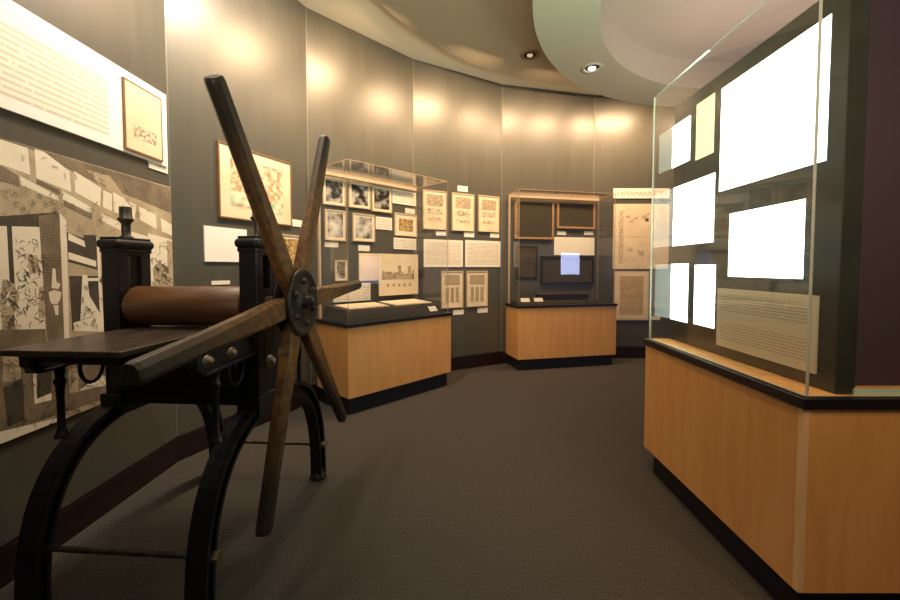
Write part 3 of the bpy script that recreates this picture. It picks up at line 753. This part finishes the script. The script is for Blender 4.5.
def tower(x, sgn):
    x0, x1 = x-.043, x+.043
    mb = MB()
    mb.box(x0, x1, -.095, -.038, .73, 1.49); mb.box(x0, x1, .038, .095, .73, 1.49)
    mb.box(x0, x1, -.038, .038, .73, 1.135); mb.box(x0, x1, -.038, .038, 1.46, 1.49)
    mb.box(x0-.012, x1+.012, -.115, .115, .70, .80)
    o = mb.build('upright', I, press, bevel=.004)
    cp = MB().box(x0-.017, x1+.017, -.112, .112, 1.492, 1.538).build('cap', I, o, bevel=.021, seg=5)
    MB().box(x0-.004, x1+.004, -.100, .100, 1.474, 1.494).build('cap_collar', I, cp, bevel=.004)
    MB().box(x0-.002, x1+.002, -.097, .097, 1.536, 1.548).build('cap_plate', I, cp, bevel=.003)
    MB().lathe((x, 0, 1.546), [(.030,0),(.030,.008),(.019,.014),(.019,.070),(.026,.082),(.034,.090),(.034,.097),(.026,.103),(.026,.15),(.024,.155)], n=16).build('pressure_screw', M['iron2'], o)
    MB().box(x-.040, x+.040, -.036, .036, 1.165, 1.30).build('bearing_block', I, o, bevel=.003)
    MB().tube((x, 0, 1.30), (x, 0, 1.47), .018).build('screw_rod', M['iron2'], o)
    MB().tube((x+sgn*.04, 0, 1.233), (x+sgn*.07, 0, 1.233), .03).build('bearing_cap', M['steel'], o)
    # side cheek that carries the bed, with rounded front end
    pts = [(-.10, 1.0), (-.38, .985), (-.44, .99), (-.47, 1.02), (-.47, 1.075), (-.46, 1.086), (.44, 1.086), (.44, 1.0), (.10, .98)]
    ck = MB().xprism(pts[::-1], x-.022, x+.022).xprism([(-.44,.985),(-.44,.998),(-.10,1.012),(-.10,1.0)][::-1], x-.036, x+.036).build('side_rail', I, press, bevel=.004)
    for yy, zz in ((-.42, 1.04), (-.27, 1.04)):
        MB().lathe((x+.022, yy, zz), [(.026,0),(.026,.006),(.016,.008),(.016,.022),(.006,.026)], (1,0,0), 12).build('bolt', M['steel'], ck)
    MB().lathe((x+.043, 0, .945), [(.030,0),(.030,.008),(.017,.010),(.017,.026),(.005,.03)], (1,0,0), 12).build('bolt', M['steel'], o)
    # turned post under the front of the rail
    for yy in (-.34, .42):
        MB().lathe((x, yy, .69), [(.026,0),(.026,.014),(.019,.020),(.019,.032),(.014,.042),(.013,.16),(.016,.22),(.021,.23),(.021,.243),(.015,.252),(.018,.285),(.026,.31)], n=18).build('turned_post', I, press)
    # scroll hook below the rail
    pr = []
    hb = MB(); q = [Vector((x, -.20+.055*math.cos(t), .96+.075*math.sin(t))) for t in [R(a) for a in range(-200, 21, 20)]]
    for k in range(len(q)-1): hb.tube(q[k], q[k+1], .008, n=8)
    hb.build('scroll', I, press)
    return o
for x, s_ in ((-.322, -1), (.357, 1)):
    arch(x-(.018 if s_ < 0 else 0), 'arched_leg_frame'); tower(x, s_)
# cross rods with nuts
for y, z in ((-.43, .275), (.66, .235)):
    o = MB().tube((-.38, y, z), (.415, y, z), .011).build('tie_rod', M['iron2'], press)
    for x in (-.372, .407): MB().tube((x-.014, y, z), (x+.014, y, z), .022, n=6, smooth=False).build('nut', M['steel'], o)
# rollers
ur = MB().lathe((-.272, 0, 1.213), [(.05,0),(.092,.0),(.097,.006),(.097,.573),(.092,.579),(.05,.579)], (1,0,0), 64).build('upper_roller', M['roll'], press)
ur['label'] = 'brown polished wooden roller'
MB().tube((.27, 0, 1.225), (.61, 0, 1.233), .024).build('axle', M['iron2'], press)
MB().tube((-.40, 0, 1.225), (-.27, 0, 1.213), .024).build('axle', M['iron2'], press)
MB().lathe((-.278, 0, .925), [(.03,0),(.155,0),(.158,.006),(.158,.585),(.155,.591),(.03,.591)], (1,0,0), 48).build('lower_roller', I, press)
MB().box(-.30, .33, -.10, .10, .755, .80).build('cross_beam', I, press, bevel=.004)
# bed
bd = MB().box(-.262, .20, -.60, .45, 1.090, 1.1125).build('press_bed', M['bed'], press, bevel=.004)
bd['label'] = 'dark oiled wooden bed plank'
o = MB().tube((-.34, -.43, 1.052), (.32, -.43, 1.052), .030).build('support_roller', I, press)
MB().tube((-.30, -.30, 1.04), (.32, -.30, 1.04), .036).build('support_roller', I, press)
# star wheel
HX, HY, HZ = .572, .02, 1.233
wheel = MB().lathe((HX-.010, HY, HZ), [(.02,0),(.160,.0),(.165,.004),(.165,.010),(.158,.014),(.145,.014),(.140,.011),(.062,.011),(.055,.016),(.03,.018)], (1,0,0), 48).build('star_wheel', M['iron2'], press)
wheel.data.materials[0] = M['hub'] = noisy('dull_black_hub_iron', (.008,.009,.008), (.022,.024,.021), 20, .42, .1, metallic=.3)
MB().lathe((HX-.082, HY, HZ), [(.02,0),(.150,0),(.155,.004),(.155,.012),(.02,.014)], (1,0,0), 48).build('back_plate', I, wheel)
MB().lathe((HX+.004, HY, HZ), [(.034,0),(.034,.016),(.026,.020),(.026,.038),(.014,.040),(.014,.05)], (1,0,0), 8).build('centre_nut', I, wheel)
def spoke_wood():      # brown at the hub, blackened by handling towards the grips
    m = wood('aged_walnut_spoke', (.060,.030,.011), (.25,.125,.042), (14,14,14), .40, 8, 2.2); t = NT(m)
    tc = t.n('ShaderNodeTexCoord'); ds = t.n('ShaderNodeVectorMath', operation='DISTANCE'); ds.inputs[1].default_value = (HX, HY, HZ)
    t.l(tc.outputs['Object'], ds.inputs[0])
    n = t.n('ShaderNodeTexNoise'); n.inputs['Scale'].default_value = 9; t.l(tc.outputs['Object'], n.inputs['Vector'])
    ma = t.n('ShaderNodeMath', operation='MULTIPLY_ADD'); t.l(n.outputs['Fac'], ma.inputs[0]); ma.inputs[1].default_value = .25
    t.l(ds.outputs['Value'], ma.inputs[2])
    f = t.ramp(ma.outputs[0], [(.45, (0,0,0)), (1.0, (1,1,1))])
    old = t.b.inputs['Base Color'].links[0].from_socket
    mx = t.n('ShaderNodeMixRGB'); t.l(f, mx.inputs[0]); t.l(old, mx.inputs[1]); mx.inputs[2].default_value = (.022,.018,.012,1)
    t.l(mx.outputs[0], t.b.inputs['Base Color']); return m
M['spokewood'] = spoke_wood()
for k in range(6):
    t = R((2.5, 66.5, 126, 186.5, 250.5, 308)[k]); ln = (1.02, 1, 1, .95, 1, 1.045)[k]
    MB().lathe((HX+.002, HY+.105*math.cos(t+.52), HZ+.105*math.sin(t+.52)), [(.017,0),(.017,.004),(.011,.008),(.011,.013),(.003,.016)], (1,0,0), 10).build('bolt', M['iron2'], wheel)
    # spoke: chamfered bar that goes from a flat blade at the hub to a rounded octagonal grip
    d = Vector((0, math.cos(t), math.sin(t))); s2 = Vector((0, -math.sin(t), math.cos(t))); ux = Vector((1,0,0))
    secs = [(.02, .030, .0265, .003), (.16, .046, .0265, .004), (.30, .048, .0275, .008), (.45, .043, .029, .014), (.70, .037, .030, .017), (.985, .033, .030, .017), (1.0, .029, .026, .015)]
    if True:
        vs = []
        for r_, hw, ht, ch in secs:
            c0 = Vector((HX-.040, HY, HZ))+d*r_*ln
            for a_, b_ in ((hw-ch, ht), (hw, ht-ch), (hw, -ht+ch), (hw-ch, -ht), (-hw+ch, -ht), (-hw, -ht+ch), (-hw, ht-ch), (-hw+ch, ht)):
                vs.append(c0+s2*a_+ux*b_)
        n_ = 8; fs = []
        for j in range(len(secs)-1):
            for i in range(n_): fs.append((j*n_+i, (j+1)*n_+i, (j+1)*n_+(i+1) % n_, j*n_+(i+1) % n_))
        fs += [tuple(range(n_)), tuple(range((len(secs)-1)*n_, len(secs)*n_))[::-1]]
        sp = MB().add(vs, fs).build('spoke', M['spokewood'], wheel, bevel=.002)

# ------------------------------------------------------------------ unseen glowing screens added as sources for blue reflections in the case glass
vs_ = empty('reflection_screen', (5.2, 1.765, 1.2), math.pi, 'unseen blue glowing screen added for reflections, on the back of the partition', 'screen')
MB().box(-.35, .35, -.06, 0, 0, .62).build('housing', M['black'], vs_)
MB().box(-.32, .32, -.064, -.06, .03, .59).build('display', M['whitescreen'], vs_)

vs2 = empty('reflection_screen', (6.095, 2.86, .95), -math.pi/2, 'unseen pale blue glowing screen added for reflections, on the far right wall', 'screen')
MB().box(-.30, .30, -.05, 0, 0, .80).build('housing', M['black'], vs2)
MB().box(-.27, .27, -.054, -.05, .03, .77).build('display', M['bluescreen'], vs2)
